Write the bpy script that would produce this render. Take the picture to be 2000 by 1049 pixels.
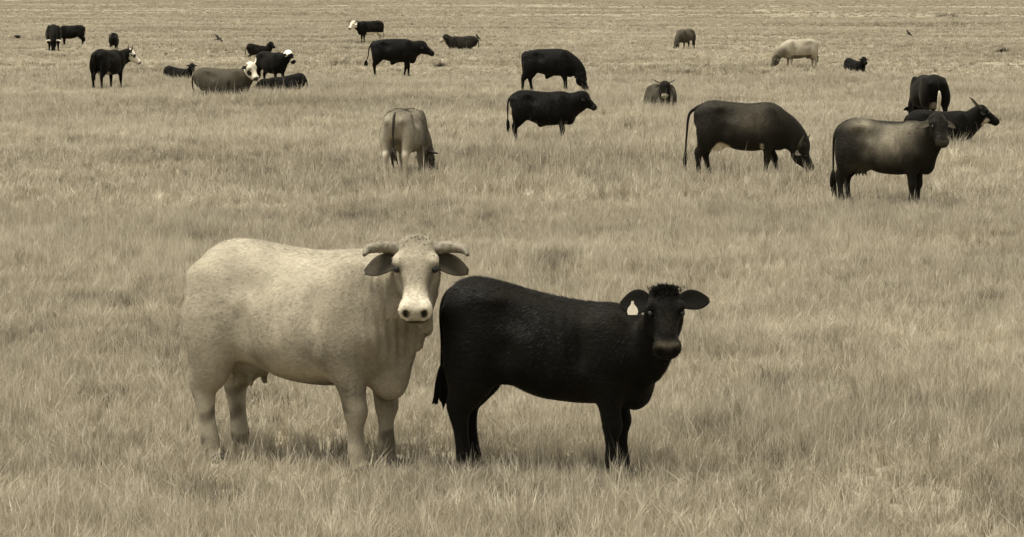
import bpy, math, random
import numpy as np
R = math.radians
for o in list(bpy.data.objects): bpy.data.objects.remove(o)
scene = bpy.context.scene
col = scene.collection
rng = np.random.default_rng(7)
random.seed(7)

# ------------------------------------------------------------------ camera
CAM_H, FPX, PITCH = 3.1, 6500.0, math.atan(554.5/6500.0)
cd = bpy.data.cameras.new('camera'); cam = bpy.data.objects.new('camera', cd); col.objects.link(cam)
cam.location = (0, 0, CAM_H); cam.rotation_euler = (R(90)-PITCH, 0, 0)
cd.sensor_width = 36.0; cd.lens = 36.0*FPX/2000.0; cd.clip_start = 0.5; cd.clip_end = 9000
scene.camera = cam
# ------------------------------------------------------------------ sky, sun, exposure
SUN_EL, SUN_AZ = 74.0, 250.0           # high, a little behind and to the left of the camera, veiled by cloud
w = bpy.data.worlds.new('World'); scene.world = w; w.use_nodes = True
nt = w.node_tree; bg = nt.nodes['Background']
sky = nt.nodes.new('ShaderNodeTexSky'); sky.sky_type = 'NISHITA'; sky.sun_disc = False
sky.sun_elevation = R(SUN_EL); sky.sun_rotation = R(SUN_AZ); sky.dust_density = 4.0; sky.air_density = 1.0
hs = nt.nodes.new('ShaderNodeHueSaturation'); hs.inputs['Saturation'].default_value = 0.0
nt.links.new(sky.outputs[0], hs.inputs['Color']); nt.links.new(hs.outputs[0], bg.inputs['Color'])
bg.inputs['Strength'].default_value = 0.07
sd = bpy.data.lights.new('sun', 'SUN'); sun = bpy.data.objects.new('sun', sd); col.objects.link(sun)
sd.energy = 1.5; sd.angle = R(25); sd.color = (1.0, 0.97, 0.90)
a, e = R(SUN_AZ), R(SUN_EL)
sun_dir = (math.sin(a)*math.cos(e), math.cos(a)*math.cos(e), math.sin(e))
from mathutils import Vector
sun.rotation_euler = Vector(sun_dir).to_track_quat('Z', 'Y').to_euler()
sun.location = (-20, -30, 60)
vs = scene.view_settings
vs.view_transform = 'Standard'; vs.look = 'None'; vs.gamma = 1.0; vs.exposure = 1.6; vs.use_curve_mapping = False

# ------------------------------------------------------------------ helpers
def sep(v, s=1.0):
    "a warm sepia tone of linear brightness v"
    return (v, v*(1-s*(0.157-0.07*v)), v*(1-s*(0.452-0.17*v)))

def terrain(x, y):
    x = np.asarray(x, float); y = np.asarray(y, float)
    n = 0.030*np.sin(x*1.1+0.35*y+0.4)*np.sin(y*0.83-0.2*x+1.0)
    f = np.clip((y-45)/120, 0, 1)
    m = 0.07*np.sin(y*0.145+0.05*x+1.3*np.sin(x*0.09))+0.05*np.sin(y*0.31-0.11*x+2.0)+0.10*np.sin(y*0.052+0.02*x)
    return n+f*m

def ground_at(px, py):
    "the point of the pasture seen at a pixel of the 2000 px wide photograph"
    dx = (px-1000)/FPX; dy = -(py-524.5)/FPX
    c, s = math.cos(PITCH), math.sin(PITCH)
    vx, vy, vz = dx, c+dy*s, -s+dy*c
    t = -CAM_H/vz
    for _ in range(4):
        t = (float(terrain(vx*t, vy*t))-CAM_H)/vz
    return np.array([vx*t, vy*t, CAM_H+vz*t])

def mesh_arrays(name, V, quads=None, tris=None, mat=None, parent=None, cols=None, attr=None, smooth=True, link=True):
    me = bpy.data.meshes.new(name)
    V = np.asarray(V, np.float32)
    nq = 0 if quads is None else len(quads); ntr = 0 if tris is None else len(tris)
    loops = []
    if nq: loops.append(np.asarray(quads, np.int32).ravel())
    if ntr: loops.append(np.asarray(tris, np.int32).ravel())
    loops = np.concatenate(loops)
    starts = np.concatenate([np.arange(nq)*4, nq*4+np.arange(ntr)*3]).astype(np.int32)
    me.vertices.add(len(V)); me.vertices.foreach_set('co', V.ravel())
    me.loops.add(len(loops)); me.loops.foreach_set('vertex_index', loops)
    me.polygons.add(nq+ntr); me.polygons.foreach_set('loop_start', starts)
    me.polygons.foreach_set('use_smooth', np.full(nq+ntr, smooth, bool))
    if cols is not None:
        ca = me.color_attributes.new('Col', 'FLOAT_COLOR', 'POINT')
        c4 = np.ones((len(V), 4), np.float32); c4[:, :3] = cols
        ca.data.foreach_set('color', c4.ravel())
    if attr is not None:
        for k, v in attr.items():
            at = me.attributes.new(k, 'FLOAT', 'POINT'); at.data.foreach_set('value', np.asarray(v, np.float32))
    me.update(calc_edges=True); me.validate()
    if mat: me.materials.append(mat)
    o = bpy.data.objects.new(name, me)
    if link: col.objects.link(o)
    if parent: o.parent = parent
    return o

def catmull(K, m):
    K = np.asarray(K, float); out = []
    P = np.vstack([2*K[0]-K[1], K, 2*K[-1]-K[-2]])
    for i in range(1, len(P)-2):
        for j in range(m):
            t = j/m
            p0, p1, p2, p3 = P[i-1], P[i], P[i+1], P[i+2]
            out.append(0.5*(2*p1+(p2-p0)*t+(2*p0-5*p1+4*p2-p3)*t*t+(3*p1-p0-3*p2+p3)*t**3))
    out.append(K[-1])
    return np.array(out)

def tube(pts, rad, n=10, flat=1.0, seed=0, rough=0.0):
    "tapered tube through points; returns vertices and quads with closed tips"
    pts = np.asarray(pts, float); m = len(pts); V = []; r_ = np.random.default_rng(seed)
    T = np.gradient(pts, axis=0); T /= np.linalg.norm(T, axis=1)[:, None]
    mt = np.abs(T).mean(0); ref = np.eye(3)[int(np.argmin(mt))]
    for i in range(m):
        a_ = np.cross(T[i], ref); a_ /= np.linalg.norm(a_)+1e-9
        b_ = np.cross(T[i], a_)
        for k in range(n):
            th = 2*math.pi*k/n
            rr = rad[i]*(1+rough*r_.normal())
            V.append(pts[i]+a_*rr*math.cos(th)+b_*rr*flat*math.sin(th))
    Q = []
    for i in range(m-1):
        for k in range(n):
            Q.append((i*n+k, i*n+(k+1) % n, (i+1)*n+(k+1) % n, (i+1)*n+k))
    V.append(pts[0]); V.append(pts[-1]); c0, c1 = m*n, m*n+1
    T_ = [(c0, (k+1) % n, k) for k in range(n)]+[(c1, (m-1)*n+k, (m-1)*n+(k+1) % n) for k in range(n)]
    return np.array(V), np.array(Q), np.array(T_)

# ------------------------------------------------------------------ materials
def new_mat(name):
    m = bpy.data.materials.new(name); m.use_nodes = True
    t = m.node_tree; return m, t, t.nodes['Principled BSDF']

def coat_material(name, bump=0.35, fine=90.0):
    m, t, b = new_mat(name)
    at = t.nodes.new('ShaderNodeAttribute'); at.attribute_name = 'Col'
    tc = t.nodes.new('ShaderNodeTexCoord')
    n1 = t.nodes.new('ShaderNodeTexNoise'); n1.inputs['Scale'].default_value = 5.0; n1.inputs['Detail'].default_value = 6.0
    mp = t.nodes.new('ShaderNodeMapping'); mp.inputs['Scale'].default_value = (fine*0.35, fine, fine*0.45)
    n2 = t.nodes.new('ShaderNodeTexNoise'); n2.inputs['Scale'].default_value = 1.0; n2.inputs['Detail'].default_value = 4.0
    t.links.new(tc.outputs['Object'], n1.inputs['Vector']); t.links.new(tc.outputs['Object'], mp.inputs['Vector'])
    t.links.new(mp.outputs[0], n2.inputs['Vector'])
    r1 = t.nodes.new('ShaderNodeMapRange'); r1.inputs[1].default_value = 0.3; r1.inputs[2].default_value = 0.7
    r1.inputs[3].default_value = 0.84; r1.inputs[4].default_value = 1.14
    r2 = t.nodes.new('ShaderNodeMapRange'); r2.inputs[1].default_value = 0.25; r2.inputs[2].default_value = 0.75
    r2.inputs[3].default_value = 0.86; r2.inputs[4].default_value = 1.13
    t.links.new(n1.outputs['Fac'], r1.inputs[0]); t.links.new(n2.outputs['Fac'], r2.inputs[0])
    mu = t.nodes.new('ShaderNodeMath'); mu.operation = 'MULTIPLY'
    t.links.new(r1.outputs[0], mu.inputs[0]); t.links.new(r2.outputs[0], mu.inputs[1])
    vm = t.nodes.new('ShaderNodeVectorMath'); vm.operation = 'SCALE'
    t.links.new(at.outputs['Color'], vm.inputs[0]); t.links.new(mu.outputs[0], vm.inputs['Scale'])
    t.links.new(vm.outputs[0], b.inputs['Base Color'])
    b.inputs['Roughness'].default_value = 0.72; b.inputs['Specular IOR Level'].default_value = 0.05
    b.inputs['Sheen Weight'].default_value = .12; b.inputs['Sheen Roughness'].default_value = .45; b.inputs['Sheen Tint'].default_value = (*sep(.35), 1)
    bp = t.nodes.new('ShaderNodeBump'); bp.inputs['Strength'].default_value = bump; bp.inputs['Distance'].default_value = 0.01
    t.links.new(n2.outputs['Fac'], bp.inputs['Height']); t.links.new(bp.outputs[0], b.inputs['Normal'])
    return m

def plain_mat(name, c, rough=0.6, spec=0.3, var=0.25, scale=20.0):
    m, t, b = new_mat(name)
    tc = t.nodes.new('ShaderNodeTexCoord'); n = t.nodes.new('ShaderNodeTexNoise')
    n.inputs['Scale'].default_value = scale; n.inputs['Detail'].default_value = 4.0
    t.links.new(tc.outputs['Object'], n.inputs['Vector'])
    mr = t.nodes.new('ShaderNodeMapRange'); mr.inputs[1].default_value = 0.3; mr.inputs[2].default_value = 0.7
    mr.inputs[3].default_value = 1-var; mr.inputs[4].default_value = 1+var
    t.links.new(n.outputs['Fac'], mr.inputs[0])
    vm = t.nodes.new('ShaderNodeVectorMath'); vm.operation = 'SCALE'; vm.inputs[0].default_value = c
    t.links.new(mr.outputs[0], vm.inputs['Scale']); t.links.new(vm.outputs[0], b.inputs['Base Color'])
    b.inputs['Roughness'].default_value = rough; b.inputs['Specular IOR Level'].default_value = spec
    return m

COAT = coat_material('coat')
HAIR = coat_material('coat_hair', .1); HAIR.node_tree.nodes['Principled BSDF'].inputs['Roughness'].default_value = .5; HAIR.node_tree.nodes['Principled BSDF'].inputs['Specular IOR Level'].default_value = .10
M_EYE = plain_mat('eye', sep(0.006), 0.12, 0.5, 0.1)
M_HORN_PALE = plain_mat('horn_pale', sep(0.17), 0.6, 0.2, 0.4, 28)
M_HORN_DARK = plain_mat('horn_dark', sep(0.05), 0.5, 0.3, 0.3, 14)
M_HORN_WHITE = plain_mat('horn_white', sep(0.6), 0.5, 0.3, 0.15, 14)
for hm in (M_HORN_PALE,):
    t = hm.node_tree; b = t.nodes['Principled BSDF']; n_ = next(x for x in t.nodes if x.type == 'TEX_NOISE')
    bp = t.nodes.new('ShaderNodeBump'); bp.inputs['Strength'].default_value = .6; bp.inputs['Distance'].default_value = .02; t.links.new(n_.outputs['Fac'], bp.inputs['Height']); t.links.new(bp.outputs[0], b.inputs['Normal'])
M_HOOF = plain_mat('hoof', sep(0.03), 0.6, 0.3, 0.3)
M_TAG = plain_mat('tag', sep(0.66), 0.5, 0.4, 0.12, 40)
M_BIRD = plain_mat('feathers', sep(0.012), 0.7, 0.2, 0.3)

# ------------------------------------------------------------------ implicit body modelling
class Body:
    def __init__(self): self.p = []
    def loft(self, K, k=0.05, frame=None, n=2.4, S=1.0, wscale=1.0):
        K = np.asarray(K, float)
        D = catmull(K, 6); D = D[np.argsort(D[:, 0])]
        D = D*np.array([S, S, S, S*wscale]+[1.0]*(K.shape[1]-4))
        o, X, Y, Z = frame if frame else (np.zeros(3), np.array([1., 0, 0]), np.array([0, 1., 0]), np.array([0, 0, 1.]))
        o, X, Y, Z = [np.asarray(v_, np.float32) for v_ in (o, X, Y, Z)]
        B = np.vstack([X, Y, Z])
        c = []
        for x in (D[0, 0], D[-1, 0]):
            for y in (-D[:, 3].max(), D[:, 3].max()):
                for z in (D[:, 2].min(), D[:, 1].max()): c.append(o+np.array([x, y, z])@B)
        c = np.array(c)
        def f(P):
            q = P-o; lx = q@X; ly = q@Y; lz = q@Z
            cx = np.clip(lx, D[0, 0], D[-1, 0])
            top = np.interp(cx, D[:, 0], D[:, 1]); bot = np.interp(cx, D[:, 0], D[:, 2]); hw = np.interp(cx, D[:, 0], D[:, 3])
            zc = (top+bot)/2; h = (top-bot)/2; u = lz-zc
            if D.shape[1] > 4:
                hw = hw*(1+np.interp(cx, D[:, 0], D[:, 4])*np.clip(u/h, -1, 1))
            nn = np.where(u > 0, n-.42*(n < 2.4), n); r = ((np.abs(ly)/hw)**nn+(np.abs(u)/h)**nn)**(1/nn)+1e-6
            ds = np.sqrt(ly*ly+u*u)*(1-1/r)
            ds = np.where(r < 0.15, -np.minimum(hw, h)*0.85, ds)
            dx = np.abs(lx-cx)
            return np.where(dx > 0, np.sqrt(np.maximum(ds, 0)**2+dx*dx), ds)
        self.p.append((f, c.min(0), c.max(0), k, 1))
    def chain(self, K, k=0.05, m=3, lat=None):
        D = catmull(K, m).astype(np.float32); rm = float(D[:, 3:5].max())
        lo, hi = D[:, :3].min(0)-rm, D[:, :3].max(0)+rm
        def f(P):
            best = None
            for A, B in zip(D[:-1], D[1:]):
                ba = B[:3]-A[:3]; L2 = ba@ba+1e-12
                l = np.array(lat if lat is not None else np.cross((0, 0, 1.0), ba), float)
                l = l-ba*(l@ba)/L2; l /= np.linalg.norm(l)+1e-9; l = l.astype(np.float32)
                pa = P-A[:3]; t = np.clip(pa@ba/L2, 0, 1)
                q = pa-t[..., None]*ba
                ra = A[3]+(B[3]-A[3])*t; rb = A[4]+(B[4]-A[4])*t
                qb = q@l; q2 = (q*q).sum(-1)
                r = np.sqrt(np.maximum(q2-qb*qb, 0)/ra**2+qb*qb/rb**2)+1e-6
                d = np.sqrt(q2)*(1-1/r)
                d = np.where(r < 0.1, -np.minimum(ra, rb)*0.9, d)
                best = d if best is None else np.minimum(best, d)
            return best
        self.p.append((f, lo, hi, k, 1))
    def blob(self, c, rad, k=0.04, op=1, axes=None):
        c = np.array(c, np.float32); rad = np.array(rad, np.float32)
        A = (np.eye(3) if axes is None else np.array(axes)).astype(np.float32)
        def f(P):
            q = (P-c)@A.T
            r = np.sqrt(((q/rad)**2).sum(-1))+1e-6
            d = np.sqrt((q*q).sum(-1))*(1-1/r)
            return np.where(r < 0.1, -rad.min()*0.9, d)
        rm = rad.max()
        self.p.append((f, c-rm, c+rm, k, op))
    def build(self, h):
        lo = np.min([p[1] for p in self.p if p[4] > 0], 0)-3*h-0.02; hi = np.max([p[2] for p in self.p if p[4] > 0], 0)+3*h+0.02
        N = np.ceil((hi-lo)/h).astype(int)+1
        F = np.full(N, 0.5, np.float32)
        ax = [lo[i]+np.arange(N[i])*h for i in range(3)]
        for f, a_, b_, k, op in self.p:
            mg = k+2*h
            i0 = np.clip(np.floor((a_-mg-lo)/h).astype(int), 0, N-1); i1 = np.clip(np.ceil((b_+mg-lo)/h).astype(int)+1, 1, N)
            sl = tuple(slice(i0[i], i1[i]) for i in range(3))
            P = np.stack(np.meshgrid(*[ax[i][sl[i]].astype(np.float32) for i in range(3)], indexing='ij'), -1)
            d = f(P).astype(np.float32); g = F[sl]
            if op > 0:
                hh = np.maximum(k-np.abs(g-d), 0)/k; F[sl] = np.minimum(g, d)-hh*hh*k*0.25
            else:
                hh = np.maximum(k-np.abs(g+d), 0)/k; F[sl] = np.maximum(g, -d)+hh*hh*k*0.25
        return surface_nets(F, lo, h)

def surface_nets(F, lo, h):
    ins = F < 0
    c = np.zeros(np.array(F.shape)-1, np.int8)
    corners = [(i, j, k) for i in (0, 1) for j in (0, 1) for k in (0, 1)]
    n = c.shape
    for i, j, k in corners: c += ins[i:i+n[0], j:j+n[1], k:k+n[2]]
    act = (c > 0) & (c < 8)
    I = np.argwhere(act); idx = np.full(n, -1, np.int64); idx[act] = np.arange(len(I))
    val = np.stack([F[I[:, 0]+i, I[:, 1]+j, I[:, 2]+k] for i, j, k in corners], 1)
    cr = np.array(corners, float)
    s = np.zeros((len(I), 3)); cnt = np.zeros(len(I))
    for a_ in range(8):
        for b_ in range(a_+1, 8):
            if np.abs(cr[a_]-cr[b_]).sum() != 1: continue
            va, vb = val[:, a_], val[:, b_]; mk = (va < 0) != (vb < 0)
            t = np.where(mk, va/np.where(mk, va-vb, 1), 0)
            s += mk[:, None]*(cr[a_]+t[:, None]*(cr[b_]-cr[a_])); cnt += mk
    V = (I+s/cnt[:, None])*h+lo
    Q = []
    for axn in range(3):
        u, v = (axn+1) % 3, (axn+2) % 3
        sa = [slice(None)]*3; sb = [slice(None)]*3
        sa[axn] = slice(0, -1); sb[axn] = slice(1, None)
        A, B = ins[tuple(sa)], ins[tuple(sb)]
        E = np.argwhere(A != B)
        ok = (E[:, u] > 0) & (E[:, v] > 0) & (E[:, u] < n[u]) & (E[:, v] < n[v]); E = E[ok]
        flip = A[E[:, 0], E[:, 1], E[:, 2]]
        def cell(du, dv):
            X = E.copy(); X[:, u] += du; X[:, v] += dv; return idx[X[:, 0], X[:, 1], X[:, 2]]
        q = np.stack([cell(-1, -1), cell(0, -1), cell(0, 0), cell(-1, 0)], 1)
        q[~flip] = q[~flip][:, ::-1]
        Q.append(q)
    Q = np.concatenate(Q)
    # one gentle relaxation to take the grid out of the surface
    for _ in range(2):
        acc = np.zeros_like(V); ct = np.zeros(len(V))
        for a_, b_ in ((0, 1), (1, 2), (2, 3), (3, 0)):
            np.add.at(acc, Q[:, a_], V[Q[:, b_]]); np.add.at(ct, Q[:, a_], 1)
            np.add.at(acc, Q[:, b_], V[Q[:, a_]]); np.add.at(ct, Q[:, b_], 1)
        V = V*0.5+0.5*acc/ct[:, None]
    return V, Q

def vnormals(V, Q):
    fn = np.cross(V[Q[:, 2]]-V[Q[:, 0]], V[Q[:, 3]]-V[Q[:, 1]])
    N = np.zeros_like(V)
    for i in range(4): np.add.at(N, Q[:, i], fn)
    return N/(np.linalg.norm(N, axis=1)[:, None]+1e-12)

# profiles: x, top, bottom, half width, taper of width with height
COW = [(-.87, 1.20, 1.02, .06, 0), (-.83, 1.27, .92, .14, .0), (-.74, 1.345, .82, .20, -.04), (-.60, 1.395, .75, .255, -.08), (-.42, 1.395, .65, .285, -.12),
       (-.15, 1.365, .545, .335, -.16), (.12, 1.35, .515, .345, -.14), (.32, 1.365, .53, .315, -.10), (.48, 1.36, .55, .27, -.08), (.60, 1.31, .58, .235, -.05), (.71, 1.20, .64, .17, 0), (.775, 1.05, .80, .08, 0)]
YOUNG = [(-.87, 1.24, 1.05, .06, 0), (-.83, 1.325, .95, .13, .0), (-.74, 1.40, .85, .185, -.02), (-.60, 1.425, .77, .22, -.05), (-.42, 1.395, .68, .235, -.06),
       (-.15, 1.325, .565, .275, -.12), (.12, 1.275, .525, .28, -.10), (.32, 1.255, .52, .25, -.06), (.48, 1.245, .53, .225, -.05), (.60, 1.21, .55, .20, -.03), (.71, 1.10, .62, .15, 0), (.775, .98, .76, .07, 0)]
STEER = [(-.87, 1.17, 1.00, .06, 0), (-.83, 1.24, .90, .14, .0), (-.74, 1.31, .80, .20, -.02), (-.60, 1.355, .73, .25, -.05), (-.42, 1.38, .67, .28, -.08),
       (-.15, 1.395, .60, .32, -.12), (.12, 1.40, .575, .325, -.10), (.32, 1.395, .57, .30, -.08), (.48, 1.36, .575, .27, -.08), (.60, 1.30, .60, .235, -.05), (.71, 1.20, .66, .17, 0), (.775, 1.05, .80, .08, 0)]
HEAD = [(-.05, -.05, -.11, .05), (-.02, .0, -.165, .098), (.05, .022, -.22, .122), (.13, .034, -.255, .134), (.20, .032, -.265, .130), (.27, .024, -.240, .106),
        (.34, .018, -.205, .089), (.41, .012, -.180, .087), (.465, .004, -.172, .095), (.515, -.014, -.160, .090), (.548, -.045, -.125, .060)]

HX = .92   # length of the head against its width
HEAD = [(a_*HX, b_, c_, d_) for a_, b_, c_, d_ in HEAD]

def hframe(poll, yaw, pitch, roll=0):
    cy, sy, cp, sp = math.cos(R(yaw)), math.sin(R(yaw)), math.cos(R(pitch)), math.sin(R(pitch))
    f = np.array([cp*cy, cp*sy, -sp]); l = np.array([-sy, cy, 0.0]); n = np.cross(f, l)
    if roll:
        c, s = math.cos(R(roll)), math.sin(R(roll)); l, n = l*c+n*s, n*c-l*s
    return np.array(poll, float), f, l, n

def ear_mesh(L, W, cup=0.5, droop=0.0, curl=0.0):
    V = []; n = 12; ts = np.linspace(0, 1, 10)
    for t in ts:
        w = W*0.5*max(.12, math.sin(math.pi*(.13+.85*t)))**.62
        c = cup*(1-0.6*t)
        x = L*t; z0 = -droop*L*t*t
        for k in range(n):
            th = 2*math.pi*k/n
            yy = math.cos(th)*w; thick = 0.13*W*(1-0.5*t)
            zz = math.sin(th)*thick+c*w*(math.cos(th)**2)+z0
            V.append((x, yy+curl*L*t*t, zz))
    V = np.array(V); Q = []
    for i in range(len(ts)-1):
        for k in range(n): Q.append((i*n+k, i*n+(k+1) % n, (i+1)*n+(k+1) % n, (i+1)*n+k))
    V = np.vstack([V, V[:n].mean(0), V[-n:].mean(0)]); c0, c1 = len(V)-2, len(V)-1; b = (len(ts)-1)*n
    T = [(c0, (k+1) % n, k) for k in range(n)]+[(c1, b+k, b+(k+1) % n) for k in range(n)]
    return V, np.array(Q), np.array(T)

def sph(c, r, n=10, m=7, axes=None):
    V = []
    for i in range(m+1):
        ph = math.pi*i/m
        for k in range(n):
            th = 2*math.pi*k/n
            V.append((math.sin(ph)*math.cos(th)*r[0], math.sin(ph)*math.sin(th)*r[1], math.cos(ph)*r[2]))
    V = np.array(V)
    if axes is not None: V = V@np.array(axes)
    Q = [(i*n+k, (i+1)*n+k, (i+1)*n+(k+1) % n, i*n+(k+1) % n) for i in range(m) for k in range(n)]
    return V+np.array(c), np.array(Q)

def vnoise(P, f, seed=0):
    r_ = np.random.default_rng(seed); v = 0
    for i in range(8):
        k = r_.normal(0, 1, 3)*f; v = v+np.sin(P@k+r_.uniform(0, 6.28)+1.3*np.sin(P@(r_.normal(0, 1, 3)*f*.6)))
    return v/4.0

def smooth01(x, a_, b_):
    t = np.clip((x-a_)/(b_-a_), 0, 1); return t*t*(3-2*t)

def hair_coat(name, V, Q, C, parent, count, length, seed, width=.0030, lift=0.22, flow=(-0.85, 0, -0.5)):
    r_ = np.random.default_rng(seed)
    ar = np.linalg.norm(np.cross(V[Q[:, 2]]-V[Q[:, 0]], V[Q[:, 3]]-V[Q[:, 1]]), axis=1)
    qi = r_.choice(len(Q), count, p=ar/ar.sum())
    wv = r_.dirichlet((1, 1, 1, 1), count)
    P = sum(V[Q[qi, i]]*wv[:, i:i+1] for i in range(4)); N = vnormals(V, Q)[Q[qi, 0]]
    Cc = C[Q[qi, 0]]*(np.clip(1+.10*vnoise(P, 30, 5)+r_.normal(0, .07, count), .6, 1.5)[:, None])
    d = np.array(flow)+r_.normal(0, 0.22, (count, 3))+.5*np.stack([vnoise(P, 7, 11), vnoise(P, 7, 12), vnoise(P, 7, 13)], 1); d -= N*(d*N).sum(1)[:, None]; d /= np.linalg.norm(d, axis=1)[:, None]+1e-9
    s = np.cross(N+r_.normal(0, .25, (count, 3)), d); s /= np.linalg.norm(s, axis=1)[:, None]+1e-9; L = length*r_.uniform(0.5, 1.25, count)[:, None]*np.where(P[:, 2:3] < .5, .45, 1)
    lf = lift*r_.uniform(0.3, 1.7, count)[:, None]
    wd = width*r_.uniform(0.7, 1.4, count)[:, None]; L = L*(1+.9*smooth01(N[:, 2:3], .75, .97)*(P[:, 2:3] > .8))
    A = P-s*wd-N*0.001; B = P+s*wd-N*0.001; T = P+d*L+N*L*lf
    VV = np.stack([A, B, T], 1).reshape(-1, 3); TT = np.arange(count*3).reshape(-1, 3)
    o = mesh_arrays(name, VV, tris=TT, mat=HAIR, parent=parent, cols=np.repeat(Cc, 3, 0)); o['kind'] = 'stuff'
    return o

def make_cow(name, label, cat, px, py, heading, S, prof=COW, poll=(1.03, 0, 1.45), hyaw=0, hpitch=42, hroll=0, lying=False, wide=1.0,
             coat=None, paint=None, horns=None, hornmat=None, ears=((0.20, 0.115, 0, 8), (0.20, 0.115, 0, 8)), earcol=None, tail=None, tailcol=None, switch=None,
             udder=False, sheath=False, dewlap=0.5, vox=0.026, head_s=1.04, xs=1.0, leg=1.0, stance=(0, 0, 0, 0), hair=0, hairlen=0.022, fold=0, tuft=None, tag=False,
             hooves=False, group=None, neckmid=None, legw=1.0, seed=1, brisket=None, earat=.09, neckdrop=0.0, hook=True, neckw=1.0, ribs=0.0, hairw=.0030, hairlift=.2):
    base = ground_at(px, py)
    root = bpy.data.objects.new(name, None); col.objects.link(root)
    root.location = base; root.rotation_euler = (0, 0, R(heading)); root.empty_display_size = 0.3
    root['label'] = label; root['category'] = cat
    if group: root['group'] = group
    dz = -0.50 if lying else 0.0
    if not lying and leg != 1.0: dz = (leg-1)*0.55
    brisk = .68 if brisket is None else brisket
    B = Body()
    P_ = [(x*xs, t+dz, b+dz, w_*(1.10 if lying else 1.0), tp-(0.12 if lying and abs(x) < .6 else 0)) for x, t, b, w_, tp in prof]
    pk0 = next(p[1] for p in prof if p[0] == .32)
    yw = wide*min(1.0, max(p[3] for p in prof)/0.345)**0.6
    B.loft(P_, k=0.05*S, S=S, wscale=wide, n=2.35)
    q = lambda x, y, z: (x*S*xs, y*S, z*S)
    # skeleton landmarks under the hide
    for sd_ in (-1, 1):
        if hook: B.blob(q(-.47, sd_*.20*yw, 1.27+dz), (.08*S, .045*S, .038*S), k=.13*S)          # hook bone
        B.blob(q(-.81, sd_*.13*yw, 1.16+dz), (.06*S, .05*S, .06*S), k=.07*S)           # pin bone
        B.blob(q(.44, sd_*.20*yw, pk0-.305+dz), (.17*S, .095*S, .27*S), k=.07*S)           # shoulder
        B.blob(q(.56, sd_*.19*yw, .86+dz), (.11*S, .09*S, .11*S), k=.07*S)             # point of shoulder
        B.blob(q(-.27, sd_*.345*yw, 1.16+dz), (.13*S, .085*S, .10*S), k=.12*S, op=-1)    # hollow of the flank
        B.blob(q(.27, sd_*.37*yw, .88+dz), (.045*S, .06*S, .2*S), k=.06*S, op=-1)       # hollow behind the elbow
    if vox < 0.02:
        for sd_ in (-1, 1):
            B.blob(q(-.32, sd_*.372*yw, .88+dz), (.06*S, .085*S, .24*S), k=.09*S, op=-1)      # groove before the thigh
            B.blob(q(.23, sd_*.370*yw, pk0-.28+dz), (.05*S, .085*S, .20*S), k=.09*S, op=-1)       # groove behind the shoulder blade
            B.chain(np.array([(.50, sd_*.175*yw, pk0-.39+dz, .05, .05), (.42, sd_*.17*yw, pk0-.22+dz, .05, .045), (.36, sd_*.11*yw, pk0+dz-.07, .035, .035)])*S, k=.09*S, m=2, lat=(0, 1, 0))   # ridge of the blade
    # legs
    if not lying:
        lz = leg
        for i, (sd_, fr) in enumerate(((1, 1), (-1, 1), (1, 0), (-1, 0))):
            st = stance[i]
            if fr:
                y0 = .185*yw*sd_
                K = [(.47, y0*1.05, 1.0+dz, .15, .085), (.42, y0*1.08, .80+dz, .135, .09), (.415, y0*1.02, .66*lz, .10*legw, .078*legw), (.43+st*.3, y0, .52*lz, .073*legw, .062*legw), (.435+st*.55, y0*.97, .385*lz, .060*legw, .054*legw),
                     (.43+st*.75, y0*.97, .26*lz, .040*legw, .038*legw), (.425+st*.95, y0*.97, .14*lz, .046*legw, .044*legw), (.44+st, y0*.97, .07, .047, .046), (.455+st, y0*.97, .02, .058, .052)]
            else:
                y0 = .185*yw*sd_
                K = [(-.61, y0*.95, 1.10+dz, .21, .10), (-.605, y0*1.10, .90+dz, .225, .125), (-.625+st*.1, y0*1.12, .74+dz*.6, .185, .115), (-.675+st*.35, y0*1.04, .60*lz, .118*legw, .080*legw), (-.745+st*.6, y0, .48*lz, .078*legw, .057*legw),
                     (-.745+st*.75, y0, .36*lz, .052*legw, .045*legw), (-.735+st*.85, y0, .24*lz, .045*legw, .042*legw), (-.725+st*.97, y0, .13*lz, .052*legw, .048*legw), (-.70+st, y0, .065, .048, .047), (-.68+st, y0, .02, .058, .052)]
            K = np.array(K)*S*np.array([xs, 1, 1, 1, 1])
            B.chain(K, k=.07*S, m=3, lat=(0, 1, 0))
            if vox < .02:   # bony joints
                j = K[4]
                B.blob((j[0]+(.018 if fr else -.030)*S, j[1], j[2]+(.0 if fr else .03)*S), (.048*S*legw, .040*S*legw, .062*S), k=.04*S)
            if hooves:
                fx = K[-1]
                hv, hq = sph((fx[0]+.012*S, fx[1], .022*S), (.066*S, .056*S, .045*S), 12, 8)
                mesh_arrays('hoof', hv, quads=hq, mat=M_HOOF, parent=root)
        if hair or vox < 0.02:
            for sd_ in (-1, 1): B.blob(q(-.36, sd_*.20*yw, .78+dz), (.14*S, .045*S, .11*S), k=.10*S)   # flank fold to the stifle
    else:
        for sd_ in (-1, 1):
            y0 = sd_*yw
            K = np.array([(-.60, .20*y0, .62, .20, .10), (-.45, .30*y0, .40, .21, .10), (-.32, .34*y0, .26, .13, .08), (-.45, .38*y0, .14, .07, .06), (-.58, .42*y0, .08, .055, .05), (-.36, .45*y0, .05, .045, .04), (-.22, .46*y0, .04, .05, .05)])*S
            B.chain(K, k=.07*S, m=3, lat=(0, 1, 0))
            K = np.array([(.45, .19*y0, .48, .14, .085), (.42, .23*y0, .26, .10, .08), (.58, .23*y0, .15, .07, .065), (.72, .22*y0, .11, .06, .055), (.62, .20*y0, .05, .042, .04), (.50, .19*y0, .04, .045, .045)])*S
            B.chain(K, k=.06*S, m=3, lat=(0, 1, 0))
    # head and neck
    hs_ = S*head_s
    poll = np.array(poll, float)*S
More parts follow.
